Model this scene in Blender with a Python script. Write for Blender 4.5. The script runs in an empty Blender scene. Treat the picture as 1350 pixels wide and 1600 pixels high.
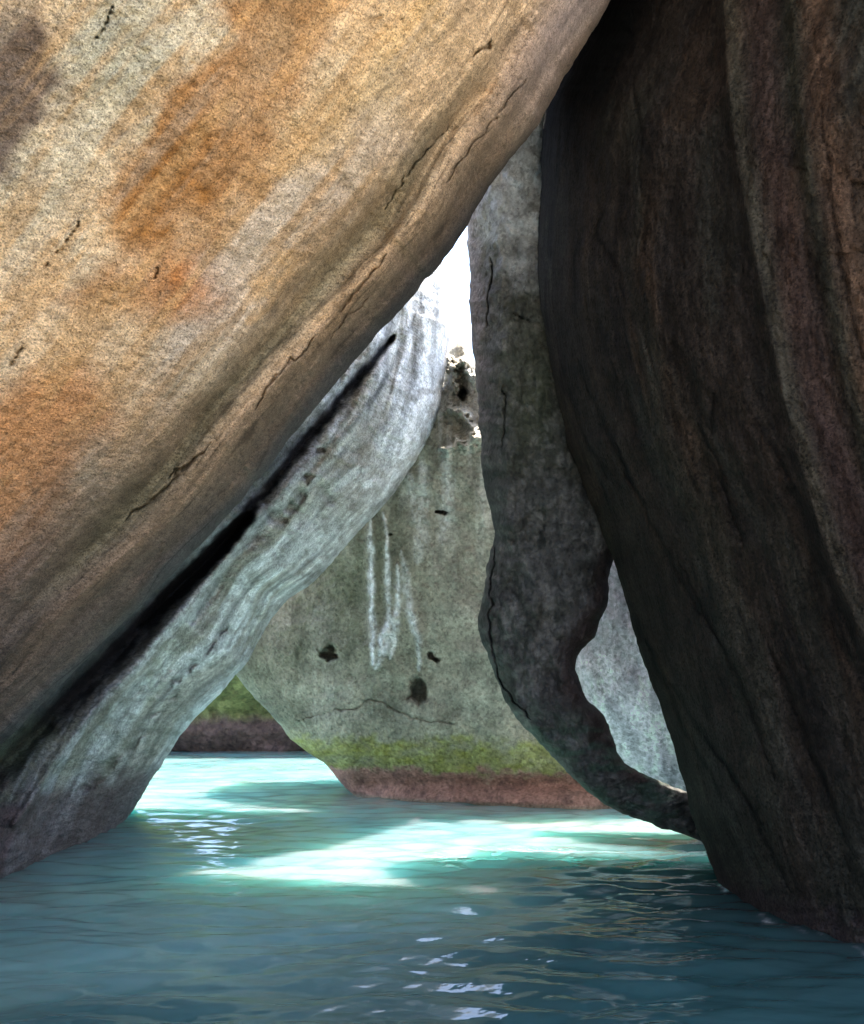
import bpy, math
import numpy as np
R = math.radians
scene = bpy.context.scene
COL = scene.collection

# ------------------------------------------------------------------ camera
F, HC, YH = 1700.0, 1.3, 1075.0        # focal length (photo pixels), eye height, horizon row
cam_d = bpy.data.cameras.new('camera'); cam = bpy.data.objects.new('camera', cam_d); COL.objects.link(cam)
cam.location = (0, 0, HC); cam.rotation_euler = (R(90), 0, 0)
cam_d.sensor_fit = 'HORIZONTAL'; cam_d.sensor_width = 36
cam_d.lens = 36 * F / 1350; cam_d.shift_y = (YH - 800) / 1350
cam_d.clip_start = .05; cam_d.clip_end = 2000
scene.camera = cam

# ------------------------------------------------------------------ sky, sun, exposure
SUN_EL, SUN_AZ = 82.0, 30.0           # azimuth from +Y (away from the viewer) clockwise
w = bpy.data.worlds.new('World'); scene.world = w; w.use_nodes = True
nt = w.node_tree; bg = nt.nodes['Background']
sky = nt.nodes.new('ShaderNodeTexSky'); sky.sky_type = 'NISHITA'; sky.sun_disc = False
sky.sun_elevation = R(SUN_EL); sky.sun_rotation = R(SUN_AZ); sky.dust_density = 2.0
sky.air_density = 1.0; sky.ozone_density = 1.0
nt.links.new(sky.outputs[0], bg.inputs[0]); bg.inputs[1].default_value = 0.15
sl = bpy.data.lights.new('sun', 'SUN'); so = bpy.data.objects.new('sun', sl); COL.objects.link(so)
sl.energy = 3.0; sl.angle = R(0.6); sl.color = (1, .95, .87)
az, el = R(SUN_AZ), R(SUN_EL)
import mathutils
sdir = mathutils.Vector((math.sin(az) * math.cos(el), math.cos(az) * math.cos(el), math.sin(el)))
so.rotation_euler = sdir.to_track_quat('Z', 'Y').to_euler(); so.location = (0, 5, 20)
scene.view_settings.view_transform = 'Standard'; scene.view_settings.look = 'None'
scene.view_settings.gamma = 1; scene.view_settings.exposure = 2.68
scene.cycles.max_bounces = 8; scene.cycles.diffuse_bounces = 6
scene.cycles.use_denoising = True
scene.cycles.sample_clamp_indirect = 6

# ------------------------------------------------------------------ numpy noise
def _hash(ix, iy, seed):
    n = (ix.astype(np.int64) * 374761393 + iy.astype(np.int64) * 668265263 + seed * 2147483647 + seed * 974634777) & 0xffffffff
    n = ((n ^ (n >> 13)) * 1274126177) & 0xffffffff
    n = ((n ^ (n >> 16)) * 2246822519) & 0xffffffff
    return ((n ^ (n >> 15)) & 0xffff) / 65535.0
def vnoise(x, y, seed=0):
    ix = np.floor(x); iy = np.floor(y); fx = x - ix; fy = y - iy
    fx = fx * fx * fx * (fx * (fx * 6 - 15) + 10); fy = fy * fy * fy * (fy * (fy * 6 - 15) + 10)
    a = _hash(ix, iy, seed); b = _hash(ix + 1, iy, seed); c = _hash(ix, iy + 1, seed); d = _hash(ix + 1, iy + 1, seed)
    return (a + (b - a) * fx) * (1 - fy) + (c + (d - c) * fx) * fy
def fbm(x, y, oct=4, seed=0, gain=.5):
    s = 0; a = 1; t = 0
    for i in range(oct):
        s = s + a * (vnoise(x * 2 ** i + 17.3 * i, y * 2 ** i - 9.1 * i, seed + i * 7) * 2 - 1); t += a; a *= gain
    return s / t
def ridged(x, y, oct=3, seed=0):
    s = 0; a = 1; t = 0
    for i in range(oct):
        s = s + a * (1 - np.abs(vnoise(x * 2 ** i + 5.3 * i, y * 2 ** i, seed + i * 5) * 2 - 1)); t += a; a *= .5
    return s / t
def sm(x, a, b):
    t = np.clip((x - a) / (b - a), 0, 1); return t * t * (3 - 2 * t)
def gauss(x, w): return np.exp(-(x / w) ** 2)

def seg_dist(px, py, pts):
    """signed distance (positive on the left of travel) and run length along a polyline"""
    best = np.full(px.shape, 1e9); sgn = np.ones(px.shape); run = np.zeros(px.shape); acc = 0
    for (x0, y0), (x1, y1) in zip(pts[:-1], pts[1:]):
        dx, dy = x1 - x0, y1 - y0; L = math.hypot(dx, dy) + 1e-9
        t = np.clip(((px - x0) * dx + (py - y0) * dy) / L / L, 0, 1)
        ex, ey = px - x0 - t * dx, py - y0 - t * dy
        d = np.hypot(ex, ey); m = d < best
        best = np.where(m, d, best); sgn = np.where(m, np.sign(dx * ey - dy * ex), sgn)
        run = np.where(m, acc + t * L, run); acc += L
    return best, sgn, run
def line(px, py, pts, width, soft=1.0, taper=True):
    d, s, r = seg_dist(px, py, pts)
    tot = sum(math.hypot(b[0] - a[0], b[1] - a[1]) for a, b in zip(pts[:-1], pts[1:]))
    wv = width * (np.sqrt(np.clip(4 * (r / tot) * (1 - r / tot), 0, 1)) * .8 + .2 if taper else 1)
    return np.exp(-(d / wv) ** (2 / soft))
def polymask(px, py, pts, soft):
    inside = np.zeros(px.shape, bool); n = len(pts)
    for i in range(n):
        x0, y0 = pts[i]; x1, y1 = pts[(i + 1) % n]
        c = ((y0 > py) != (y1 > py)) & (px < (x1 - x0) * (py - y0) / (y1 - y0 + 1e-9) + x0)
        inside ^= c
    d, _, _ = seg_dist(px, py, list(pts) + [pts[0]])
    d = np.where(inside, d, -d)
    return sm(d, -soft, soft)

def curve(pts, v):
    """Catmull-Rom through pts; keys = third element or length fraction"""
    P = np.array([p[:2] for p in pts], float)
    if len(pts[0]) > 2: K = np.array([p[2] for p in pts], float)
    else:
        L = np.hypot(*np.diff(P, axis=0).T); K = np.concatenate([[0], np.cumsum(L)]); K /= K[-1]
    return np.stack([hermite(K, P[:, i], v) for i in (0, 1)], -1)
def hermite(K, Y, v):
    K = np.array(K, float); Y = np.array(Y, float); n = len(K)
    if n == 2: return np.interp(v, K, Y)
    d = np.diff(Y) / np.diff(K); m = np.zeros(n); m[1:-1] = (d[:-1] * np.diff(K)[1:] + d[1:] * np.diff(K)[:-1]) / (K[2:] - K[:-2])
    m[0], m[-1] = d[0], d[-1]
    i = np.clip(np.searchsorted(K, v, 'right') - 1, 0, n - 2); h = K[i + 1] - K[i]; t = (v - K[i]) / h
    return ((2*t**3 - 3*t**2 + 1) * Y[i] + (t**3 - 2*t**2 + t) * h * m[i] + (-2*t**3 + 3*t**2) * Y[i+1] + (t**3 - t**2) * h * m[i+1])

# ------------------------------------------------------------------ rock material
def rock_mat(name, grain, grain_amt, bump, rough=.8, spec=.3, aniso=None, coarse=1.0, fleck=.6, tint=(1, 1, 1)):
    return _rock_mat(name, grain, grain_amt, bump, rough, spec, aniso, coarse, fleck)
def _rock_mat(name, grain, grain_amt, bump, rough, spec, aniso, coarse, fleck):
    m = bpy.data.materials.new(name); m.use_nodes = True; n = m.node_tree.nodes; l = m.node_tree.links
    b = n['Principled BSDF']; b.inputs['Roughness'].default_value = rough; b.inputs['Specular IOR Level'].default_value = spec
    at = n.new('ShaderNodeAttribute'); at.attribute_name = 'rock'
    tc = n.new('ShaderNodeTexCoord'); mp = n.new('ShaderNodeMapping')
    l.new(tc.outputs['Object'], mp.inputs[0])
    if aniso: mp.inputs['Rotation'].default_value = aniso[0]; mp.inputs['Scale'].default_value = aniso[1]
    def noise(scale, det, src, ro=.6):
        q = n.new('ShaderNodeTexNoise'); q.inputs['Scale'].default_value = scale; q.inputs['Detail'].default_value = det
        q.inputs['Roughness'].default_value = ro; l.new(src, q.inputs['Vector']); return q
    g = noise(grain, 3, tc.outputs['Object'], .7)
    g2 = noise(grain * 2.3, 2, tc.outputs['Object'])
    st = noise(grain * .12 * coarse, 6, mp.outputs[0], .65)
    def mrange(src, a, b_, c, d):
        q = n.new('ShaderNodeMapRange'); l.new(src, q.inputs[0])
        for i, v in zip((1, 2, 3, 4), (a, b_, c, d)): q.inputs[i].default_value = v
        return q.outputs[0]
    f1 = mrange(g.outputs[0], .36, .62, 1 - grain_amt * .6, 1 + grain_amt * .5)
    vo = n.new('ShaderNodeTexVoronoi'); vo.inputs['Scale'].default_value = grain * 1.5; l.new(tc.outputs['Object'], vo.inputs['Vector'])
    sp = n.new('ShaderNodeSeparateColor'); l.new(vo.outputs['Color'], sp.inputs[0])
    f2 = mrange(sp.outputs[0], .08, .34, 1 - grain_amt * 1.25 * fleck, 1)          # dark mica flecks
    f4 = mrange(sp.outputs[1], .7, 1, 1, 1 + grain_amt * .8 * fleck)               # pale feldspar crystals
    f3 = mrange(st.outputs[0], .3, .7, .72, 1.24)
    def mul(a, b_):
        q = n.new('ShaderNodeMath'); q.operation = 'MULTIPLY'; l.new(a, q.inputs[0]); l.new(b_, q.inputs[1]); return q.outputs[0]
    f = mul(mul(mul(f1, f2), f3), f4)
    vm = n.new('ShaderNodeVectorMath'); vm.operation = 'SCALE'; l.new(at.outputs['Color'], vm.inputs[0]); l.new(f, vm.inputs['Scale'])
    l.new(vm.outputs[0], b.inputs['Base Color'])
    bp = n.new('ShaderNodeBump'); bp.inputs['Strength'].default_value = 1; bp.inputs['Distance'].default_value = bump
    l.new(g.outputs[0], bp.inputs['Height'])
    bp2 = n.new('ShaderNodeBump'); bp2.inputs['Strength'].default_value = 1; bp2.inputs['Distance'].default_value = bump * 5 / coarse
    l.new(st.outputs[0], bp2.inputs['Height']); l.new(bp.outputs[0], bp2.inputs['Normal']); l.new(bp2.outputs[0], b.inputs['Normal'])
    return m

def tag(o, name, label, cat, group=None, kind=None):
    o.name = name
    if label: o['label'] = label
    if cat: o['category'] = cat
    if group: o['group'] = group
    if kind: o['kind'] = kind
    return o

def mesh_obj(name, verts, quads, mat, tris=None, cols=None, smooth=True):
    me = bpy.data.meshes.new(name)
    nv = len(verts); nq = len(quads); ntri = 0 if tris is None else len(tris)
    me.vertices.add(nv); me.vertices.foreach_set('co', verts.astype(np.float32).ravel())
    idx = quads.ravel()
    if ntri: idx = np.concatenate([idx, tris.ravel()])
    me.loops.add(len(idx)); me.loops.foreach_set('vertex_index', idx.astype(np.int32))
    me.polygons.add(nq + ntri)
    st = np.concatenate([np.arange(nq) * 4, nq * 4 + np.arange(ntri) * 3]).astype(np.int32)
    me.polygons.foreach_set('loop_start', st)
    me.update(calc_edges=True); me.validate()
    me.polygons.foreach_set('use_smooth', np.full(len(me.polygons), smooth))
    if cols is not None:
        a = me.color_attributes.new('rock', 'FLOAT_COLOR', 'POINT')
        a.data.foreach_set('color', np.concatenate([cols, np.ones((nv, 1))], 1).astype(np.float32).ravel())
    me.materials.append(mat)
    o = bpy.data.objects.new(name, me); COL.objects.link(o); return o

def world(px, py, D):
    return np.stack([(px - 675) / F * D, D, HC + (YH - py) / F * D], -1)

def boulder(name, Lp, Rp, keys, DL, DR, BF, BB, nv, nf, nb, detail, paint, mat, pw=2.0, ends=(.04, .04), vmap=None, edge=2.2, umap=None):
    """A closed rock body: sections v run from the L contour to the R contour, each a rounded loop with a
    near side (bulge BF metres) and a far side (bulge BB)."""
    v = np.linspace(0, 1, nv) if vmap is None else vmap(np.linspace(0, 1, nv))
    L = curve(Lp, v); Rr = curve(Rp, v)
    sd = int(abs(Lp[0][0]) + abs(Rp[0][1])) % 97
    for C_, k in ((L, 0), (Rr, 50)):
        ln = np.concatenate([[0], np.cumsum(np.hypot(*np.diff(C_, axis=0).T))])
        nn = edge * (fbm(ln / 38, ln * 0 + k, 5, sd, .62)); nn2 = edge * fbm(ln / 26, ln * 0 + k + 9, 4, sd, .6)
        C_[:, 0] += nn * 1.6; C_[:, 1] += nn2 * 1.2
    dl, dr, bf, bb = (hermite(keys, a, v) for a in (DL, DR, BF, BB))
    th = np.linspace(0, math.pi, nf); uf = (1 - np.cos(th)) / 2
    # more even samples across, still dense at the rims
    uf = .55 * uf + .45 * np.linspace(0, 1, nf)
    if umap is not None: uf = umap(uf)
    ub = (1 + np.cos(np.linspace(0, math.pi, nb)))[1:-1] / 2
    prof = lambda u: (1 - np.abs(2 * u - 1) ** pw) ** (1 / pw)
    u = np.concatenate([uf, ub]); side = np.concatenate([np.ones(nf), -np.ones(nb - 2)])
    e = np.sqrt(np.clip(1 - np.clip((ends[0] - v) / ends[0], 0, 1) ** 2, 0, 1)) * np.sqrt(np.clip(1 - np.clip((v - 1 + ends[1]) / ends[1], 0, 1) ** 2, 0, 1))
    U, V = np.meshgrid(u, v); S = np.broadcast_to(side, U.shape)
    PX = L[:, None, 0] * (1 - U) + Rr[:, None, 0] * U; PY = L[:, None, 1] * (1 - U) + Rr[:, None, 1] * U
    D0 = dl[:, None] * (1 - U) + dr[:, None] * U
    Bm = np.where(S > 0, -bf[:, None], bb[:, None]) * e[:, None] * prof(U)
    D = D0 + Bm
    rim = np.clip(prof(U) * 1.6, 0, 1) * e[:, None]
    D = D + np.where(S > 0, detail(PX, PY, U, V, D) * rim, .15 * fbm(PX / 120, PY / 120, 3, 5) * rim)
    P = world(PX, PY, D).reshape(-1, 3)
    nu = len(u)
    i = np.arange(nv - 1)[:, None] * nu; j = np.arange(nu)[None]; j2 = (j + 1) % nu
    q = np.stack([i + j, i + nu + j, i + nu + j2, i + j2], -1).reshape(-1, 4)
    # end caps
    c0 = P[:nu].mean(0); c1 = P[-nu:].mean(0); k0 = len(P); k1 = k0 + 1; P = np.concatenate([P, [c0, c1]])
    jj = np.arange(nu); t0 = np.stack([jj, (jj + 1) % nu, np.full(nu, k0)], -1)
    b0 = (nv - 1) * nu; t1 = np.stack([b0 + (jj + 1) % nu, b0 + jj, np.full(nu, k1)], -1)
    col = paint(PX, PY, U, V, P[:-2].reshape(nv, nu, 3)).reshape(-1, 3)
    col = np.clip(np.concatenate([col, col[:1], col[-1:]]), .004, .9)
    return mesh_obj(name, P, q, mat, np.concatenate([t0, t1]), col)

def mixc(c, m, new): return c * (1 - m[..., None]) + np.array(new) * m[..., None]
def scalec(c, f): return c * f[..., None]
def cracks(px, py, lst):
    s = 0
    for pts, wd in lst:
        s = s + line(px + 7 * fbm(px / 16, py / 16, 3, 3), py + 7 * fbm(px / 16, py / 16, 3, 8), pts, wd * .45) * np.clip(.95 + .8 * fbm(px / 30, py / 30, 3, 9), 0, 1)
    return np.clip(s, 0, 1)

# ================================================================== the great leaning boulder, upper left
A_EDGE = [(-420, 1600), (-200, 1375), (-80, 1242), (0, 1165), (60, 1105), (130, 1035), (200, 965), (260, 905), (320, 845), (370, 790), (430, 715),
          (490, 640), (545, 575), (600, 510), (650, 455), (700, 398), (727, 358), (748, 318), (772, 280), (803, 240), (840, 195), (860, 160), (885, 115),
          (910, 75), (940, 25), (965, -20), (1040, -160), (1150, -330)]
A_L = [(-1900, 350), (-1500, -500), (-700, -1300), (100, -1900)]
def A_detail(px, py, u, v, D):
    d, s, r = seg_dist(px, py, A_EDGE[::1])
    wd = d + 14 * fbm(r / 160, d / 90, 3, 11)
    r2 = r + 0
    z = .10 * fbm(px / 330, py / 330, 3, 21)
    z += .05 * fbm(wd / 26, r / 420, 3, 31) * sm(260 - d, 0, 150)         # strata along the lower rim
    z += .012 * fbm(wd / 9, r / 60, 4, 41)
    z += .010 * fbm(px / 12, py / 12, 4, 51)
    gw = 120 - 25 * sm(r, 1500, 1900)
    z += .16 * gauss(wd - gw, 26) * sm(r, 600, 900) * sm(2080 - r, 0, 300)   # the long soft groove
    z -= .055 * gauss(wd - 75, 22) * sm(r, 700, 950)                        # the roll of rock below it
    z += .09 * gauss(wd - 28, 12)
    z += .05 * line(px, py, [(250, 860), (160, 930), (60, 1010), (-60, 1110)], 16)
    z += .06 * A_cracks(px, py)
    return z
def A_cracks(px, py):
    return cracks(px, py, [([(605, 395), (575, 430), (548, 465), (530, 490)], 4), ([(570, 470), (540, 500), (515, 528)], 3.5), ([(768, 65), (752, 82), (738, 92)], 5),
        ([(178, 8), (160, 45), (140, 75)], 3), ([(125, 345), (110, 368), (90, 395), (66, 418)], 2.2),
        ([(250, 415), (244, 436)], 2.4), ([(38, 540), (22, 560), (10, 580)], 3), 
        ([(330, 690), (250, 770), (190, 815)], 4), ([(300, 720), (262, 748)], 3), ([(500, 520), (430, 590), (395, 640)], 3.5),
        ([(700, 200), (640, 265), (600, 330)], 3), ([(820, 120), (760, 200), (690, 290)], 3)])
def A_paint(px, py, u, v, P):
    al, ac = (px * .62 - py * .78), (px * .78 + py * .62)          # along and across the lean
    n1 = 30 * fbm(px / 60, py / 60, 5, 2); n2 = 17 * fbm(al / 130, ac / 20, 4, 6)
    wx = px + n1 + .78 * n2; wy = py + .7 * n1 + .62 * n2
    d, s, r = seg_dist(px, py, A_EDGE)
    c = np.zeros(px.shape + (3,)) + np.array([.66, .455, .26])
    t = fbm(px / 140, py / 140, 4, 71); c = mixc(c, sm(t, -.05, .5) * .6, [.58, .48, .32])
    # pale grey-olive zones
    c = mixc(c, polymask(wx, wy, [(150, -60), (420, -60), (330, 100), (240, 150), (190, 240), (110, 330), (20, 420), (-60, 460), (-60, 270), (60, 180)], 55) * .75, [.57, .49, .34])
    c = mixc(c, gauss(np.hypot(wx - 170, wy - 70), 90) * .6, [.34, .34, .25])
    c = mixc(c, polymask(wx, wy, [(330, 370), (450, 250), (600, 170), (640, 230), (480, 420), (330, 560), (250, 640), (230, 560)], 45) * .8, [.54, .43, .32])
    # rust stain bands
    org = [.36, .16, .045]
    m1 = polymask(wx, wy, [(390, -40), (590, -60), (500, 90), (440, 200), (400, 300), (350, 350), (310, 430), (290, 490), (215, 510), (180, 470), (120, 490), (60, 450), (110, 450),
                           (190, 400), (170, 320), (200, 240), (250, 150), (330, 80)], 26)
    c = mixc(c, m1 * (.78 + .38 * fbm(px / 60, py / 60, 4, 81)), org)
    c = mixc(c, gauss(np.hypot((wx - 280) , (wy - 440) * 1.3), 60) * .8, [.42, .15, .035])
    c = mixc(c, polymask(wx, wy, [(430, -40), (560, -50), (460, 80), (380, 100)], 30) * .5, [.27, .17, .08])
    c = mixc(c, line(wx, wy, [(700, -20), (600, 110), (520, 200), (430, 260)], 60) * .55, [.52, .32, .12])
    c = mixc(c, line(wx, wy, [(480, 395), (400, 480), (380, 500)], 18) * .6, [.55, .31, .11])
    m2 = polymask(wx, wy, [(-60, 620), (40, 590), (130, 560), (180, 640), (160, 700), (110, 770), (60, 850), (20, 960), (-80, 1040)], 40)
    c = mixc(c, m2 * .85, [.47, .20, .065])
    # dark lichen streak top left
    c = mixc(c, polymask(wx, wy, [(20, 20), (60, 10), (70, 70), (100, 130), (60, 190), (20, 250), (-60, 330), (-60, 120)], 22) * .9, [.12, .08, .06])
    stn = fbm(ac / 34, al / 320, 5, 73); c = mixc(c, sm(stn, .08, .45) * .6, [.52, .30, .125]); c = mixc(c, sm(-stn, .2, .55) * .35, [.40, .33, .24])
    c = mixc(c, sm(fbm(px / 9, py / 9, 3, 74), .15, .6) * .35 * sm(fbm(px / 120, py / 120, 3, 75), -.2, .3), [.24, .17, .10])
    # lower rim: greyer, browner strata, olive groove, underside and lower-left shade painted in
    wd = d + 16 * fbm(r / 170, d / 80, 3, 11)
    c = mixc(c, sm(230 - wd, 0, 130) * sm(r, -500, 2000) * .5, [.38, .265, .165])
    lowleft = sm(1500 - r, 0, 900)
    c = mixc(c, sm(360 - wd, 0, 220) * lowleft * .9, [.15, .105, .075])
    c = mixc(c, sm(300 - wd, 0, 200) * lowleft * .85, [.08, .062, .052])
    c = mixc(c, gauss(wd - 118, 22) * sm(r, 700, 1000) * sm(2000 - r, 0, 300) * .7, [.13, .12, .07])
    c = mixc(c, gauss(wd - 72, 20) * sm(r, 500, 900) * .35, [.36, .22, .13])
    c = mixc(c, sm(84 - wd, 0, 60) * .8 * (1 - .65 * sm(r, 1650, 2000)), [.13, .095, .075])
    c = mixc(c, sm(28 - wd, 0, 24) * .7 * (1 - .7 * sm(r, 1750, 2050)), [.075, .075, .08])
    top = sm(r, 1750, 2100)
    c = mixc(c, top * gauss(wd - 40, 45) * .75, [.50, .40, .38])  # skylight on the purple upper edge, painted into the colour
    st = fbm(wd / 11, r / 190, 4, 91); c = scalec(c, 1 + .42 * st * sm(300 - d, 0, 200))
    st = ridged(wd / 17, r / 260, 3, 97); c = scalec(c, 1 - .5 * sm(st, .78, .95) * sm(230 - d, 0, 160))
    c = scalec(c, 1 + .22 * fbm(px / 30, py / 30, 4, 99)); c = scalec(c, 1 - .35 * sm(fbm(px / 6, py / 6, 2, 98), .55, .8))
    c = scalec(c, 1 - .5 * A_cracks(px, py))
    c = scalec(c, 1 - .45 * (gauss(np.hypot(px - 491, (py - 318)), 5)))
    return c
mA = rock_mat('tan_granite', 112, .5, .004, .85, .2, ((0, R(45), 0), (1, 1, 3)), 1.0, .75)
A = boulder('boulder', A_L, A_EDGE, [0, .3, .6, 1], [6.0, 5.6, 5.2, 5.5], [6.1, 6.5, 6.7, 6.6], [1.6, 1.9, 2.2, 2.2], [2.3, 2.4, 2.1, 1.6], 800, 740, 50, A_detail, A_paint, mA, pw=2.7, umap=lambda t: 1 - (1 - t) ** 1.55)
tag(A, 'boulder', 'huge orange and tan stained granite boulder leaning across the upper left, overhead', 'boulder')

# ================================================================== pale boulder beneath it, running back along the pool
B_R = [(40, 1640), (100, 1520), (155, 1390), (185, 1320), (205, 1270), (222, 1243), (246, 1204), (265, 1175), (290, 1140), (350, 1075), (382, 1038), (403, 1003), (440, 945), (480, 917),
       (519, 878), (560, 832), (612, 775), (650, 718), (672, 676), (689, 620), (699, 545), (703, 490), (697, 430), (680, 370), (660, 320)]
B_L = [(-1000, 1500), (-660, 1150), (-350, 800), (-60, 560), (200, 320), (430, 200)]
CREV = [(x + 17, y + 17) for x, y in A_EDGE[1:10]]
CREV2 = [(x + 15, y + 15) for x, y in A_EDGE[6:14]]
def B_detail(px, py, u, v, D):
    d, s, r = seg_dist(px, py, B_R)
    wd = d + 10 * fbm(r / 120, d / 60, 3, 12)
    z = .16 * fbm(wd / 60, r / 500, 3, 22) + .05 * fbm(wd / 22, r / 260, 3, 23) + .05 * fbm(px / 26, py / 26, 4, 24) + .025 * ridged(wd / 30, r / 70, 3, 30)
    z += .016 * fbm(wd / 7, r / 30, 3, 26)
    z += .10 * line(px, py, [(425, 800), (380, 860), (330, 925), (300, 975)], 12) - .2 * line(px, py, [(410, 790), (330, 900), (240, 1010), (120, 1150), (20, 1290)], 16)
    z += .10 * B_holes(px, py)
    z += .55 * line(px, py, CREV, 22) + .3 * line(px, py, CREV2, 11)
    z += .03 * ridged(wd / 12, r / 90, 3, 42)
    return z
def B_holes(px, py):
    s = 0; px = px + 9 * fbm(px / 14, py / 14, 2, 16); py = py + 9 * fbm(px / 14, py / 14, 2, 17)
    for x, y, a, b in [(298, 1040, 9, 5), (270, 1090, 12, 5), (275, 1065, 14, 4), (512, 772, 12, 20), (480, 748, 9, 7), (455, 790, 12, 9), (432, 805, 12, 16), (220, 1150, 20, 6), (205, 1165, 16, 6), (470, 775, 8, 8),
                       (330, 1010, 13, 4), (180, 1190, 16, 4), (150, 1220, 12, 4), (240, 1120, 14, 4), (500, 700, 9, 5), (130, 1230, 10, 5), (350, 985, 12, 4), (235, 1180, 9, 4)]:
        cx, cy = px - x, py - y; e1 = (cx * .64 - cy * .77) / a; e2 = (cx * .77 + cy * .64) / b
        s = s + np.exp(-(e1 ** 2 + e2 ** 2) ** 2)
    return np.clip(s, 0, 1)
def B_paint(px, py, u, v, P):
    d, s, r = seg_dist(px, py, B_R); wd = d + 12 * fbm(r / 120, d / 60, 3, 12)
    Z = P[..., 2]
    c = np.zeros(px.shape + (3,)) + np.array([.66, .67, .66])
    c = mixc(c, sm(fbm(wd / 30, r / 260, 4, 33), -.1, .4) * .65, [.30, .26, .19])
    c = mixc(c, sm(fbm(wd / 16, r / 200, 4, 34), .05, .45) * .75, [.82, .84, .87])
    c = mixc(c, gauss(wd - 30, 24) * sm(r, 900, 1200) * .6, [.84, .87, .90])  # blue-white skylight along the right edge, painted into the colour
    c = mixc(c, sm(fbm(px / 40, py / 40, 4, 36), .1, .5) * sm(1100 - r, 0, 500) * .5, [.27, .29, .19])   # greenish lower half
    c = mixc(c, gauss(wd - 95, 40) * gauss(r - 1050, 230) * .55, [.30, .25, .13])
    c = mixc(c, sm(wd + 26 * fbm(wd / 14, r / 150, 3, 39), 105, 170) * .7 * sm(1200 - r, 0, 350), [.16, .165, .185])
    c = mixc(c, sm(wd + 22 * fbm(wd / 10, r / 90, 3, 40), 140, 185) * .8 * sm(1150 - r, 0, 300), [.04, .04, .045])  # shade towards the crevice, painted nearly black
    st = fbm(wd / 9, r / 130, 4, 37); c = scalec(c, 1 + .7 * st); c = scalec(c, 1 + .45 * fbm(wd / 4.5, r / 34, 3, 46)); c = scalec(c, 1 - .28 * sm(ridged((wd + 6 * fbm(px / 20, py / 20, 2, 47)) / 11, r / 75, 3, 48), .76, .93))
    c = mixc(c, sm(fbm(px / 13, py / 13, 4, 43), .1, .45) * .5, [.22, .20, .16])
    c = mixc(c, gauss(np.hypot((px - 545) / 70, (py - 720) / 100), 1) * sm(fbm(wd / 14, r / 40, 4, 44), -.3, .3) * .7, [.30, .25, .19])
    c = mixc(c, np.clip(line(px + 14 * fbm(px / 20, py / 20, 3, 45), py, CREV, 25) * 1.15 + line(px + 9 * fbm(px / 16, py / 16, 3, 49), py, CREV2, 13) * 1.1, 0, 1), [.014, .013, .015])  # black gap beneath the leaning boulder: shade painted into the colour
    for pts, wdt in [([(660, 520), (648, 560), (640, 610)], 7), ([(650, 490), (620, 560), (575, 640)], 5), ([(600, 600), (560, 650), (520, 700)], 5), ([(425, 800), (380, 860), (330, 925), (300, 975)], 7)]:
        c = scalec(c, 1 - .45 * line(px, py, pts, wdt))
    c = scalec(c, 1 - .45 * B_holes(px, py))
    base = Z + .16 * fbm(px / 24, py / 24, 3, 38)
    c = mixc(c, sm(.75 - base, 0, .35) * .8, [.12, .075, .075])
    c = mixc(c, gauss(base - .85, .2) * .25, [.22, .26, .15])
    return c
mB = rock_mat('pale_weathered_granite', 44, .42, .014, .8, .25, ((0, R(45), 0), (1, 1, 3)), 1.0)
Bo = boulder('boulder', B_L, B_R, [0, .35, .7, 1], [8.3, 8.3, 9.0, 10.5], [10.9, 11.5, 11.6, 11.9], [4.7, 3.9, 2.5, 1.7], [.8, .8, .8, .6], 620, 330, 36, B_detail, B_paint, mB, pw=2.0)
tag(Bo, 'boulder', 'pale grey-white pitted boulder sloping into the water beneath the orange overhanging one', 'boulder')

# ================================================================== dark wall boulder, right
C_L = [(1120, -420), (1010, -200), (940, -40), (905, 50), (878, 105), (860, 145), (849, 205), (845, 300), (841, 400), (845, 475), (855, 545), (868, 610), (893, 712), (922, 785), (947, 845), (966, 900), (986, 970),
       (1015, 1060), (1045, 1140), (1070, 1235), (1090, 1300), (1108, 1345), (1122, 1380), (1136, 1420), (1160, 1500), (1200, 1640), (1240, 1760)]
C_R = [(2900, -420), (3000, 400), (3000, 1000), (2900, 1760)]
def C_flow(px, py):
    """distance across the flow lines, which follow the left edge"""
    d, s, r = seg_dist(px, py, C_L)
    return d, r
C_RIDGE = [(1128, -60), (1133, 60), (1143, 190), (1160, 300), (1180, 400), (1200, 500), (1225, 620), (1250, 720), (1275, 810), (1310, 910), (1360, 1020)]
C_RIDGE2 = [(1230, -60), (1245, 130), (1262, 280), (1283, 400), (1300, 520), (1325, 620), (1370, 730)]
C_VALLEY = [(1050, 540), (1075, 640), (1110, 740), (1150, 860), (1190, 980), (1240, 1130), (1290, 1280), (1340, 1440)]
C_SMALL = [[(940, 330), (930, 370), (965, 420), (975, 470)], [(900, 560), (925, 620), (960, 700), (1010, 790)], [(870, 560), (900, 660), (950, 750)], [(960, 690), (1010, 800), (1060, 900), (1130, 1010)],
           [(1090, 660), (1125, 730), (1160, 850)], [(1115, 610), (1113, 680)], [(985, 130), (1000, 190), (1000, 300)], [(990, 960), (1040, 1060), (1120, 1180), (1200, 1300)], [(1100, 1150), (1170, 1260), (1240, 1400)],
           [(1010, 1000), (1060, 1120), (1130, 1250)], [(1060, 880), (1120, 990), (1170, 1100), (1210, 1220)], [(1200, 1000), (1260, 1160), (1330, 1330)], [(960, 30), (985, 60), (990, 90)], [(1280, 160), (1310, 400), (1345, 560)]]
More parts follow.
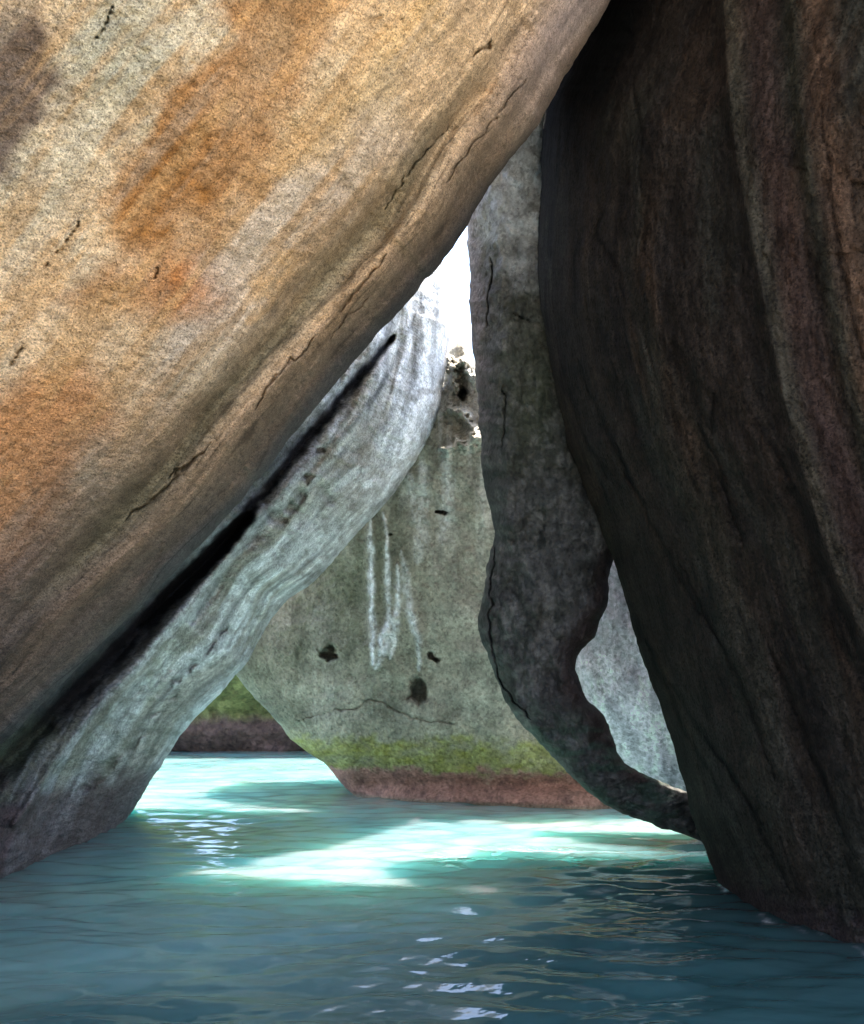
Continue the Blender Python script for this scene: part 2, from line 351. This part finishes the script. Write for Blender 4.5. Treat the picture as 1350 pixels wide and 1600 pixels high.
def C_detail(px, py, u, v, D):
    d, r = C_flow(px, py); wd = d + 18 * fbm(d / 90, r / 260, 3, 13)
    z = .014 * ridged(wd / 17, r / 190, 3, 57) + .012 * fbm(px / 9, py / 12, 3, 60) + .10 * fbm(d / 220, r / 600, 3, 25) + .028 * fbm(wd / 42, r / 620, 3, 27) + .012 * fbm(wd / 14, r / 160, 4, 28) + .02 * fbm(px / 40, py / 50, 4, 30) + .010 * fbm(px / 11, py / 16, 3, 29)
    dr, sg, _ = seg_dist(px, py, C_RIDGE); x = dr * -sg      # >0 to the right of the ridge
    z += np.where(x > 0, -.07 * np.exp(-x / 70), .10 * np.exp(x / 80) * (1 - np.exp(x / 26)) - .07 * np.exp(x / 22))
    dr, sg, _ = seg_dist(px, py, C_RIDGE2); x = dr * -sg
    z += np.where(x > 0, -.025 * np.exp(-x / 40), .025 * np.exp(x / 40) * (1 - np.exp(x / 14)) - .025 * np.exp(x / 12))
    z += .05 * gauss(d - 62, 26) * sm(850 - r, 0, 300) - .07 * gauss(d - 22, 14) * sm(900 - r, 0, 300)
    z += .06 * line(px, py, C_VALLEY, 34)
    for p in C_SMALL: z += .016 * line(px + 8 * fbm(py / 30, px / 30, 3, 4), py, p, 4)
    return z
def C_paint(px, py, u, v, P):
    d, r = C_flow(px, py); wd = d + 22 * fbm(d / 90, r / 240, 3, 13)
    c = np.zeros(px.shape + (3,)) + np.array([.105, .085, .068])
    c = mixc(c, sm(fbm(wd / 55, r / 500, 4, 43), -.05, .4) * .8, [.055, .048, .045])
    c = mixc(c, sm(fbm(wd / 36, r / 420, 4, 44), .05, .45) * .7, [.17, .115, .075])
    c = mixc(c, sm(fbm(wd / 70, r / 400, 4, 45), .1, .5) * .6, [.11, .12, .095])
    c = mixc(c, sm(135 - d + 20 * fbm(d / 30, r / 200, 3, 50), 0, 70) * sm(900 - r, 0, 350) * .97, [.008, .007, .008])  # upper left edge kept black: shade put into the colour
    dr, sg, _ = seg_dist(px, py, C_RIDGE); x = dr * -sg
    c = mixc(c, np.where(x < 0, np.exp(x / 75), 0) * .7 , [.035, .030, .030])  # hollow left of the ridge: its shadow painted into the colour
    c = mixc(c, gauss(x - 14, 13) * .75, [.17, .165, .12])  # lit ridge line, lightened in the colour
    c = mixc(c, gauss(x - 55, 30) * .7, [.16, .10, .085])
    c = mixc(c, gauss(x - 105, 14) * .7, [.06, .075, .05])
    c = mixc(c, gauss(x - 145, 26) * .8, [.30, .185, .12])
    low = sm(py, 1000, 1300)
    c = mixc(c, low * gauss(d - 50, 45) * .7, [.13, .15, .125])
    c = mixc(c, low * sm(fbm(wd / 20, r / 160, 3, 46), .0, .5) * .5, [.14, .135, .12])
    c = scalec(c, 1 + .45 * fbm(wd / 10, r / 110, 4, 47)); c = scalec(c, 1 + .35 * fbm(px / 25, py / 40, 4, 48)); c = scalec(c, 1 + .3 * fbm(px / 7, py / 9, 3, 59))
    for p in C_SMALL: c = scalec(c, 1 - .6 * line(px + 6 * fbm(py / 30, px / 30, 2, 4), py, p, 4.5))
    c = scalec(c, 1 - .45 * sm(ridged(wd / 17, r / 190, 3, 57), .76, .93)); c = scalec(c, 1 + .5 * sm(ridged(wd / 13, r / 230, 3, 58), .8, .96))
    c = c * np.array([.28, .26, .245])
    Z = P[..., 2] + .12 * fbm(px / 20, py / 20, 3, 49)
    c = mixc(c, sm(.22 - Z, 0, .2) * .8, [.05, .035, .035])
    return c
mC = rock_mat('dark_stained_granite', 58, .5, .010, .85, .12, ((0, R(-8), 0), (1, 1, .35)), 1.0, .8)
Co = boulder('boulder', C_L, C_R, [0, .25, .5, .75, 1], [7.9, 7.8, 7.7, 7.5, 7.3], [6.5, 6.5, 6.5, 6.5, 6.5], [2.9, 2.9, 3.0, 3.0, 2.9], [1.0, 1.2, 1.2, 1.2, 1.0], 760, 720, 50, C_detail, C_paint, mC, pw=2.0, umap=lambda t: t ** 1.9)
tag(Co, 'boulder', 'massive dark brown boulder with vertical streaks forming the whole right wall', 'boulder')

# ================================================================== hanging dark boulder between the right wall and the pool
D_L = [(720, -260, 0), (712, 60, .12), (718, 200, .2), (727, 320, .27), (731, 370, .3), (736, 475, .36), (741, 560, .41), (746, 625, .45), (751, 700, .5), (757, 755, .53), (765, 795, .56), (772, 834, .585), (764, 873, .61),
       (759, 920, .64), (750, 968, .67), (757, 1015, .70), (775, 1065, .73), (796, 1108, .76), (834, 1150, .80), (868, 1186, .83), (890, 1212, .85), (938, 1250, .88), (990, 1277, .915), (1047, 1298, .945), (1092, 1313, .97), (1150, 1350, 1)]
D_R = [(1100, -260, 0), (1080, 200, .2), (1060, 500, .38), (1040, 700, .5), (985, 820, .58), (956, 876, .63), (950, 930, .66), (934, 985, .69), (905, 1022, .712), (904, 1056, .735), (914, 1088, .755), (942, 1116, .78),
       (954, 1146, .805), (966, 1180, .835), (994, 1204, .865), (1035, 1222, .9), (1072, 1237, .93), (1110, 1250, .965), (1170, 1270, 1)]
D_CR = [([(764, 430), (762, 480), (759, 512)], 3.2), ([(768, 400), (765, 440)], 3), ([(788, 600), (786, 700)], 2.5), ([(800, 490), (820, 500), (845, 508)], 3),
        ([(772, 850), (768, 920), (765, 985), (775, 1040), (800, 1095), (830, 1125)], 4)]
def D_detail(px, py, u, v, D):
    z = .10 * fbm(px / 70, py / 110, 3, 52) + .07 * fbm(px / 26, py / 34, 4, 53) + .03 * ridged(px / 15, py / 19, 3, 51) + .016 * fbm(px / 8, py / 8, 3, 54)
    z -= .10 * gauss(px - 785 - .02 * (py - 500), 26) * sm(900 - py, 0, 200)
    z += .08 * cracks(px, py, D_CR)
    z += .06 * ridged(px / 40, py / 55, 3, 55)
    z += .03 * fbm((px - py * 1.6) / 60, (py + px * .5) / 9, 3, 56) * sm(py, 1130, 1200)
    return z
def D_paint(px, py, u, v, P):
    wx = px + 10 * fbm(px / 30, py / 30, 3, 2)
    c = np.zeros(px.shape + (3,)) + np.array([.12, .115, .105])
    c = mixc(c, sm(fbm(px / 40, py / 60, 4, 61), -.05, .4) * .7, [.065, .065, .05])
    c = mixc(c, sm(fbm(px / 22, py / 30, 4, 62), .05, .5) * .7, [.25, .235, .21])
    c = scalec(c, 1 + .6 * fbm(px / 11, py / 13, 4, 68))
    c = mixc(c, gauss(np.hypot((px - 830) / 60, (py - 610) / 130), 1) * .6, [.085, .10, .055])
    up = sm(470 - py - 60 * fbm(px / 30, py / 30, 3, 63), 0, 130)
    c = mixc(c, up * .85, [.86, .88, .90])  # skylit top of the column, painted as a pale blue-white
    c = mixc(c, up * sm(fbm(px / 16, py / 20, 4, 64), .15, .5) * .4, [.15, .16, .15])
    c = mixc(c, gauss(wx - 742 - (py - 400) * .03, 16) * sm(760 - py, 0, 160) * .8, [.26, .215, .20])
    c = mixc(c, gauss(np.hypot(px - 762, (py - 360) * .5), 22) * .5, [.22, .24, .12])
    c = mixc(c, sm(fbm(px / 12, py / 12, 3, 65), .2, .6) * .4, [.25, .24, .22])
    c = mixc(c, line(px, py, [(950, 860), (938, 950), (895, 1020), (892, 1080), (935, 1130), (955, 1180), (1010, 1225)], 30) * .8, [.05, .026, .022])
    g = sm(py + .0 * px, 1080, 1180); c = mixc(c, g * sm(fbm(px / 30, py / 12, 3, 66), -.2, .4) * .75, [.07, .125, .085])
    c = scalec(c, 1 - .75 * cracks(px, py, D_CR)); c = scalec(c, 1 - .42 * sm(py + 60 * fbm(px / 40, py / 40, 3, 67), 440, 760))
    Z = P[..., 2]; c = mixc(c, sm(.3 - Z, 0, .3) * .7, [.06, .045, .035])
    return c
mD = rock_mat('dark_mossy_granite', 30, .36, .012, .82, .25, None, 1.2)
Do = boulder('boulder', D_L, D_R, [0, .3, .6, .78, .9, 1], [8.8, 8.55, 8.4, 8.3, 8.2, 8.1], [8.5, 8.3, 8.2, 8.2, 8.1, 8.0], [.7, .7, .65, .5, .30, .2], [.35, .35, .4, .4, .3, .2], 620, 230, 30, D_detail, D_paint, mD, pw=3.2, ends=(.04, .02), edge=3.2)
tag(Do, 'boulder', 'tall dark mottled boulder wedged upright beside the streaked right wall, its foot hooked', 'boulder')

# ================================================================== pale rock glimpsed behind it
G_L = [(960, 560), (900, 700), (870, 820), (850, 940), (850, 1040), (862, 1100), (900, 1150), (945, 1186), (1000, 1224), (1050, 1255), (1085, 1285), (1130, 1340), (1180, 1420)]
G_R = [(1300, 640), (1420, 900), (1440, 1150), (1420, 1420)]
def G_detail(px, py, u, v, D):
    return .05 * fbm(px / 50, py / 90, 4, 72) + .015 * fbm(px / 12, py / 20, 4, 73) - .05 * sm(1240 - py, 0, 420)
def G_paint(px, py, u, v, P):
    c = np.zeros(px.shape + (3,)) + np.array([.89, .79, .90])
    c = mixc(c, sm(fbm(px / 16, py / 50, 4, 74), .0, .5) * .6, [.30, .28, .33]); c = scalec(c, 1 + .4 * fbm(px / 5, py / 14, 3, 76))
    c = mixc(c, sm(1120 - py + 50 * fbm(px / 20, py / 20, 3, 75), 0, 160) * .35, [.3, .33, .36])
    return c
mG = rock_mat('pale_grey_granite', 26, .4, .014, .8, .25, ((0, 0, 0), (1, 1, .4)), 1.0)
Go = boulder('boulder', G_L, G_R, [0, .5, 1], [10.0, 9.9, 9.7], [8.6, 8.6, 8.6], [.25, .25, .2], [.35, .4, .4], 220, 160, 24, G_detail, G_paint, mG)
tag(Go, 'boulder', 'small pale blue-grey rock face glimpsed behind the hooked foot of the dark boulder', 'boulder')

# ================================================================== back boulder across the pool
F_L = [(704, 523, 0), (696, 533, .02), (680, 560, .05), (600, 610, .13), (440, 700, .24), (370, 820, .38), (350, 940, .5), (348, 1015, .56), (370, 1057, .6), (394, 1087, .63), (431, 1124, .67), (474, 1171, .72), (508, 1194, .755), (531, 1220, .78),
       (556, 1246, .81), (580, 1290, .86), (610, 1350, .92), (640, 1420, 1)]
F_R = [(714, 525, 0), (726, 540, .02), (748, 572, .05), (900, 620, .13), (1150, 760, .3), (1230, 950, .5), (1250, 1150, .7), (1250, 1300, .86), (1230, 1420, 1)]
F_HOLES = [(512, 1021, 13, 11), (655, 1078, 13, 22), (676, 1028, 6, 5), (688, 797, 5, 5), (606, 835, 3, 3), (725, 614, 9, 14), (640, 700, 4, 4)]
F_CR = [([(470, 1125), (510, 1110), (555, 1108), (575, 1096), (600, 1098), (640, 1115), (652, 1127), (690, 1128), (712, 1130)], 3.0)]
def F_h(px, py):
    s = 0; nx = px + 11 * fbm(px / 12, py / 12, 3, 14); ny = py + 11 * fbm(px / 12, py / 12, 3, 15)
    for x, y, a, b in F_HOLES: s = s + np.exp(-(((nx - x) / a) ** 2 + ((ny - y) / b) ** 2) ** 3)
    return np.clip(s, 0, 1)
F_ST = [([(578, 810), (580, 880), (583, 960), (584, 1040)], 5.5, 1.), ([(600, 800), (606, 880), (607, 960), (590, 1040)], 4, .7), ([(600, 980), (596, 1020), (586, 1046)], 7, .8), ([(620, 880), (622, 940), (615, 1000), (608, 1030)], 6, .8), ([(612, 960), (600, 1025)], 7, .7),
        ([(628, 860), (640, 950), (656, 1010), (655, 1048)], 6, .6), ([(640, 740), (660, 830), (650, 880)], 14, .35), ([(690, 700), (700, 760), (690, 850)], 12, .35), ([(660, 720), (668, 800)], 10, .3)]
def F_detail(px, py, u, v, D):
    z = .12 * fbm(px / 110, py / 130, 3, 82) + .03 * fbm(px / 34, py / 40, 4, 83) + .016 * fbm(px / 9, py / 9, 4, 84)
    z += .22 * F_h(px, py) + .04 * cracks(px, py, F_CR)
    for p, wd, a in F_ST[:6]: z -= .05 * a * line(px, py, p, wd * 1.6)
    # crumbly sun-catching ledges near the crown
    k = sm(720 - py, 0, 60)
    z += k * (.10 * fbm(px / 22, py / 22, 4, 85) )
    qx = px + 7 * fbm(px / 7, py / 7, 3, 86); qy = py + 7 * fbm(px / 7, py / 7, 3, 87)
    for p, wd in [([(708, 638), (724, 646), (736, 664), (748, 684)], 8), ([(700, 704), (714, 690), (728, 697), (748, 684)], 7), ([(700, 562), (708, 574), (710, 592), (712, 606)], 6), ([(732, 580), (740, 596)], 6), ([(700, 575), (726, 566)], 5)]:
        z -= .30 * line(qx, qy, p, wd, taper=False)
    # undercut tide line
    z += .10 * gauss(py - 1225, 14) - .14 * sm(py, 1225, 1255)
    return z
def F_paint(px, py, u, v, P):
    Z = P[..., 2]
    c = np.zeros(px.shape + (3,)) + np.array([.34, .305, .235])
    c = mixc(c, sm(fbm(px / 60, py / 90, 4, 101), -.1, .4) * .6, [.20, .195, .145])
    c = mixc(c, sm(fbm(px / 26, py / 40, 4, 102), .05, .5) * .5, [.46, .43, .35])
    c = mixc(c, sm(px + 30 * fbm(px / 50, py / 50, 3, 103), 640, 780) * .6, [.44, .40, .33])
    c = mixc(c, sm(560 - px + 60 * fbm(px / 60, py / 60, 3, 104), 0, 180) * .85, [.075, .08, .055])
    c = mixc(c, sm(fbm(px / 15, py / 150, 4, 113), .05, .4) * sm(960 - py, 0, 200) * sm(px, 590, 660) * .5, [.60, .58, .52])
    c = scalec(c, 1 + .35 * fbm(px / 14, py / 18, 4, 114))
    c = mixc(c, gauss(np.hypot((px - 540) / 60, (py - 930) / 90), 1) * .5, [.10, .12, .06])
    for p, wd, a in F_ST: c = mixc(c, np.clip(line(px + 5 * fbm(px / 14, py / 20, 4, 105), py, p, wd * .85) * min(a * 1.3, 1) * (.78 + .9 * fbm(px / 4, py / 7, 3, 106)), 0, 1), [.88, .87, .87])  # bright reflected-light streaks painted nearly white
    c = mixc(c, gauss(px - 592, 6) * sm(py, 810, 860) * sm(1000 - py, 0, 60) * .5, [.12, .12, .08])
    for x in (612, 634): c = mixc(c, gauss(px - x, 4) * sm(py, 830, 880) * sm(980 - py, 0, 60) * .4, [.12, .12, .08])
    zz = Z + .13 * fbm(px / 36, py / 16, 4, 107) + .06 * fbm(px / 7, py / 7, 3, 108)
    c = mixc(c, sm(1.05 - zz, 0, .4) * .45, [.42, .39, .26])
    al = sm(.80 - zz - .05 * fbm(px / 6, py / 10, 3, 112), 0, .20) * sm(zz, .28, .42)
    c = mixc(c, al * np.clip(.72 + .6 * fbm(px / 22, py / 12, 3, 109), 0, 1), [.31, .30, .08])
    c = mixc(c, al * sm(fbm(px / 9, py / 9, 3, 110), .1, .4) * .6, [.46, .46, .18])
    c = mixc(c, sm(.42 - zz, 0, .12), [.42, .22, .165])
    c = mixc(c, sm(.42 - zz, 0, .12) * sm(fbm(px / 12, py / 10, 4, 111), 0, .4) * .65, [.20, .105, .085])
    c = mixc(c, sm(.42 - zz, 0, .12) * sm(px, 850, 980) * .5, [.27, .21, .15])
    c = scalec(c, 1 - .72 * F_h(px, py)); c = scalec(c, 1 - .35 * cracks(px, py, F_CR))
    c = mixc(c, sm(.05 - Z, 0, .05) * .6, [.25, .23, .15])
    return c
mF = rock_mat('grey_green_granite', 24, .38, .016, .85, .2, None, 1.4)
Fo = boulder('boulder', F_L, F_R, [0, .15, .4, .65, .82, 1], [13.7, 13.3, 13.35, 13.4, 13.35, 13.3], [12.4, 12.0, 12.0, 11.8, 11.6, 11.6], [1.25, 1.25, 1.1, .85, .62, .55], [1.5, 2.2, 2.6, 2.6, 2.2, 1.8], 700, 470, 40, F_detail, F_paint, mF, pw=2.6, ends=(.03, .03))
tag(Fo, 'boulder', 'rounded grey-green boulder across the pool with painted white light streaks and a mossy band above red-brown', 'boulder')

# ================================================================== far rock seen through the low triangular gap
H_L = [(120, 900), (60, 1000), (40, 1100), (30, 1260)]
H_R = [(620, 880), (680, 1000), (700, 1120), (700, 1260)]
def H_detail(px, py, u, v, D):
    return -.012 * (1150 - py) + .2 * fbm(px / 60, py / 60, 4, 121) + .08 * fbm(px / 14, py / 14, 3, 122) - .5 * sm(py, 1110, 1150)
def H_paint(px, py, u, v, P):
    c = np.zeros(px.shape + (3,)) + np.array([.12, .13, .05])
    c = mixc(c, sm(fbm(px / 22, py / 16, 4, 123), 0, .4) * .7, [.19, .205, .075])
    b = sm(py + 8 * fbm(px / 16, py / 10, 3, 124), 1108, 1134)
    c = mixc(c, b, [.10, .064, .054]); c = mixc(c, b * sm(fbm(px / 8, py / 14, 3, 125), .0, .4) * .5, [.05, .032, .03])
    return c
mH = rock_mat('mossy_far_rock', 10, .36, .03, .85, .2, None, 1.4)
Ho = boulder('boulder', H_L, H_R, [0, .5, 1], [24.5, 24.2, 24], [24.5, 24.2, 24], [1.2, 1.5, 1.5], [4, 4, 4], 200, 320, 30, H_detail, H_paint, mH, pw=2.6)
tag(Ho, 'boulder', 'low mossy far rock with a brown base seen through the triangular gap at the waterline', 'boulder')

# ================================================================== unseen boulders added round and above the viewer to shade the cave
def lump(c, r, seed, label):
    nu, nvv = 90, 60
    a = np.linspace(0, 2 * math.pi, nu, endpoint=False); t = np.linspace(.04, math.pi - .04, nvv); Aa, T = np.meshgrid(a, t)
    se = lambda q, p: np.sign(q) * np.abs(q) ** p
    x = se(np.sin(T), .8) * se(np.cos(Aa), .8); y = se(np.sin(T), .8) * se(np.sin(Aa), .8); z = se(np.cos(T), .8)
    k = 1 + .10 * fbm(x * 2 + z, y * 2 - z, 4, seed)
    P = np.stack([c[0] + r[0] * x * k, c[1] + r[1] * y * k, c[2] + r[2] * z * k], -1)
    i = np.arange(nvv - 1)[:, None] * nu; j = np.arange(nu)[None]; j2 = (j + 1) % nu
    q = np.stack([i + j, i + nu + j, i + nu + j2, i + j2], -1).reshape(-1, 4)
    V = np.concatenate([P.reshape(-1, 3), [P[0].mean(0), P[-1].mean(0)]]); n0 = nu * nvv; jj = np.arange(nu)
    t0 = np.stack([jj, (jj + 1) % nu, np.full(nu, n0)], -1); b0 = (nvv - 1) * nu; t1 = np.stack([b0 + (jj + 1) % nu, b0 + jj, np.full(nu, n0 + 1)], -1)
    cc = np.zeros((len(V), 3)) + np.array([.22, .17, .12]); cc *= 1 + .4 * fbm(V[:, :1] + V[:, 1:2], V[:, 2:3] * .5, 4, seed)
    o = mesh_obj('boulder', V, q, mA, np.concatenate([t0, t1]), cc); tag(o, 'boulder', label, 'boulder'); return o  # unseen boulders added for shade
lump((1.0, 3.3, 10.2), (8.5, 4.6, 3.2), 401, 'broad unseen boulder added overhead to shade the near water')
lump((-7.5, -1.5, 3), (4.6, 3.6, 5.5), 402, 'tall unseen boulder added behind the viewer, left side, to darken the right wall')

# ================================================================== water
def wave(x, y):
    wx = x + .12 * fbm(x * .9, y * .9, 2, 201); wy = y + .12 * fbm(x * .9, y * .9, 2, 202)
    rng = np.random.RandomState(4); z = 0
    for i in range(32):
        lam = .085 * (1.12 ** i) ; a = rng.normal(0, .48); ph = rng.rand() * 6.28
        k = 2 * math.pi / lam; amp = lam * (.0068 * math.exp(-((math.log(lam / .36)) / .55) ** 2) + (.0030 if lam < .3 else .0016))
        nyq = np.clip((lam / (np.maximum(y, 1) ** 2 / 2210 * 3.0)) - .4, 0, 1)
        th = k * (wx * math.sin(a) + wy * math.cos(a)) + ph
        z = z + amp * nyq * (np.sin(th) + .25 * np.sin(2 * th + 1))
    m = .75 + .5 * vnoise(x * .5, y * .35, 77)
    z = z * m
    return z
ys = [YH + 0.0]
rows = np.concatenate([HC * F / (np.arange(1760, 1082, -1.25) - YH)])
rows = np.concatenate([np.linspace(-14, rows[0], 60)[:-1], rows, [320, 500, 900]])
nx = 560; s = np.linspace(-.75, .75, nx)
hw = np.where(rows < 4, 4, rows)
X = s[None] * hw[:, None] * 1.0; Y = np.repeat(rows[:, None], nx, 1)
Z = wave(X, Y) * (Y > 0); Z[Y > 100] = 0
V = np.stack([X, Y, Z], -1).reshape(-1, 3); nr = len(rows)
Yc = np.maximum(Y, 2.5); qx = 675 + X / Yc * F; qy = YH + HC * F / Yc
foam_and_shade = line(qx + 6 * fbm(X * 9, Y * 9, 3, 5), qy + 5 * fbm(X * 9, Y * 9, 3, 6), [(1118, 1372), (1136, 1398), (1165, 1414), (1196, 1431), (1250, 1450), (1320, 1470), (1352, 1490), (1420, 1520)], 3.2, taper=False) * sm(fbm(X * 7, Y * 5, 3, 8), -.1, .25)
foam_and_shade += .7 * line(qx + 5 * fbm(X * 9, Y * 9, 3, 5), qy, [(205, 1272), (140, 1308), (66, 1342), (0, 1380)], 2, taper=False) * sm(fbm(X * 7, Y * 5, 3, 9), .1, .4)
near_shade = sm(X * 1.1 + .35 + 1.1 * fbm(X * .5, Y * .5, 3, 91) - .75 * (Y - 6.0), -.9, 1.3) * (Y > 0)  # near right water darkened: shade and dark reflections put into the colour
foam_and_shade = np.stack([np.clip(foam_and_shade, 0, 1).ravel(), near_shade.ravel(), 0 * near_shade.ravel()], 1)
i = np.arange(nr - 1)[:, None] * nx; j = np.arange(nx - 1)[None]
Q = np.stack([i + j, i + j + 1, i + nx + j + 1, i + nx + j], -1).reshape(-1, 4)
m = bpy.data.materials.new('sea_water'); m.use_nodes = True; n = m.node_tree.nodes; l = m.node_tree.links
b = n['Principled BSDF']; b.inputs['Roughness'].default_value = .04; b.inputs['IOR'].default_value = 1.65
tc = n.new('ShaderNodeTexCoord')
nz = n.new('ShaderNodeTexNoise'); nz.inputs['Scale'].default_value = .55; nz.inputs['Detail'].default_value = 3; l.new(tc.outputs['Object'], nz.inputs['Vector'])
cr = n.new('ShaderNodeValToRGB'); l.new(nz.outputs[0], cr.inputs[0])
cr.color_ramp.elements[0].position = .35; cr.color_ramp.elements[0].color = (.15, .33, .345, 1)
cr.color_ramp.elements[1].position = .68; cr.color_ramp.elements[1].color = (.25, .40, .33, 1)
fa = n.new('ShaderNodeAttribute'); fa.attribute_name = 'rock'; fm = n.new('ShaderNodeMix'); fm.data_type = 'RGBA'
fs = n.new('ShaderNodeSeparateColor'); l.new(fa.outputs['Color'], fs.inputs[0])
fd = n.new('ShaderNodeMix'); fd.data_type = 'RGBA'; l.new(fs.outputs[1], fd.inputs[0]); l.new(cr.outputs[0], fd.inputs[6]); fd.inputs[7].default_value = (.04, .105, .105, 1)
l.new(fs.outputs[0], fm.inputs[0]); l.new(fd.outputs[2], fm.inputs[6]); fm.inputs[7].default_value = (.8, .85, .85, 1); l.new(fm.outputs[2], b.inputs['Base Color'])
b.inputs['Subsurface Weight'].default_value = 1; b.inputs['Subsurface Radius'].default_value = (.9, 2.0, 1.8); b.inputs['Subsurface Scale'].default_value = 1.7
b.subsurface_method = 'RANDOM_WALK'
mp = n.new('ShaderNodeMapping'); mp.inputs['Scale'].default_value = (.7, 1.4, 1); l.new(tc.outputs['Object'], mp.inputs[0])
n2 = n.new('ShaderNodeTexNoise'); n2.inputs['Scale'].default_value = 7; n2.inputs['Detail'].default_value = 3; l.new(mp.outputs[0], n2.inputs['Vector'])
bp = n.new('ShaderNodeBump'); bp.inputs['Distance'].default_value = .006; l.new(n2.outputs[0], bp.inputs['Height'])
# a patch of choppier ripples in the middle of the pool
vs = n.new('ShaderNodeVectorMath'); vs.operation = 'SUBTRACT'; l.new(tc.outputs['Object'], vs.inputs[0]); vs.inputs[1].default_value = (.85, 8.3, 0)
vm = n.new('ShaderNodeVectorMath'); vm.operation = 'MULTIPLY'; l.new(vs.outputs[0], vm.inputs[0]); vm.inputs[1].default_value = (.95, 1.6, 0)
vl = n.new('ShaderNodeVectorMath'); vl.operation = 'LENGTH'; l.new(vm.outputs[0], vl.inputs[0])
mr = n.new('ShaderNodeMapRange'); mr.interpolation_type = 'SMOOTHSTEP'; l.new(vl.outputs['Value'], mr.inputs[0])
for q, vv in zip((1, 2, 3, 4), (.3, 1.1, 1, 0)): mr.inputs[q].default_value = vv
n3 = n.new('ShaderNodeTexNoise'); n3.inputs['Scale'].default_value = 13; n3.inputs['Detail'].default_value = 2; l.new(tc.outputs['Object'], n3.inputs['Vector'])
n4 = n.new('ShaderNodeTexNoise'); n4.inputs['Scale'].default_value = 2.2; l.new(tc.outputs['Object'], n4.inputs['Vector'])
m4 = n.new('ShaderNodeMapRange'); l.new(n4.outputs[0], m4.inputs[0])
for q, vv in zip((1, 2, 3, 4), (.5, .6, 0, 1)): m4.inputs[q].default_value = vv
mu = n.new('ShaderNodeMath'); mu.operation = 'MULTIPLY'; l.new(mr.outputs[0], mu.inputs[0]); l.new(m4.outputs[0], mu.inputs[1])
mv = n.new('ShaderNodeMath'); mv.operation = 'MULTIPLY'; l.new(mu.outputs[0], mv.inputs[0]); l.new(n3.outputs[0], mv.inputs[1])
bq = n.new('ShaderNodeBump'); bq.inputs['Distance'].default_value = .3; l.new(mv.outputs[0], bq.inputs['Height']); l.new(bp.outputs[0], bq.inputs['Normal']); l.new(bq.outputs[0], b.inputs['Normal'])
wo = mesh_obj('sea_water', V, Q, m, None, foam_and_shade); wo['kind'] = 'structure'

# ================================================================== ground: sandy seabed, and an unseen beach added behind the viewer for warm bounce light
gx = np.linspace(-60, 60, 160); gy = np.concatenate([np.linspace(-40, 0, 90), np.linspace(1, 60, 60)])
GX, GY = np.meshgrid(gx, gy)
GZ = -1.1 + sm(-GY, .5, 6) * 1.35 + .04 * np.clip(-GY - 6, 0, 40) + .12 * fbm(GX / 3, GY / 3, 3, 300)
V = np.stack([GX, GY, GZ], -1).reshape(-1, 3); nx = len(gx)
i = np.arange(len(gy) - 1)[:, None] * nx; j = np.arange(nx - 1)[None]
Q = np.stack([i + j, i + j + 1, i + nx + j + 1, i + nx + j], -1).reshape(-1, 4)
ms = bpy.data.materials.new('sand'); ms.use_nodes = True; n = ms.node_tree.nodes; l = ms.node_tree.links
nz = n.new('ShaderNodeTexNoise'); nz.inputs['Scale'].default_value = 20; cr = n.new('ShaderNodeValToRGB'); l.new(nz.outputs[0], cr.inputs[0])
cr.color_ramp.elements[0].color = (.52, .42, .29, 1); cr.color_ramp.elements[1].color = (.66, .55, .40, 1); l.new(cr.outputs[0], n['Principled BSDF'].inputs['Base Color'])
n['Principled BSDF'].inputs['Roughness'].default_value = .95
go = mesh_obj('ground', V, Q, ms); go['kind'] = 'structure'
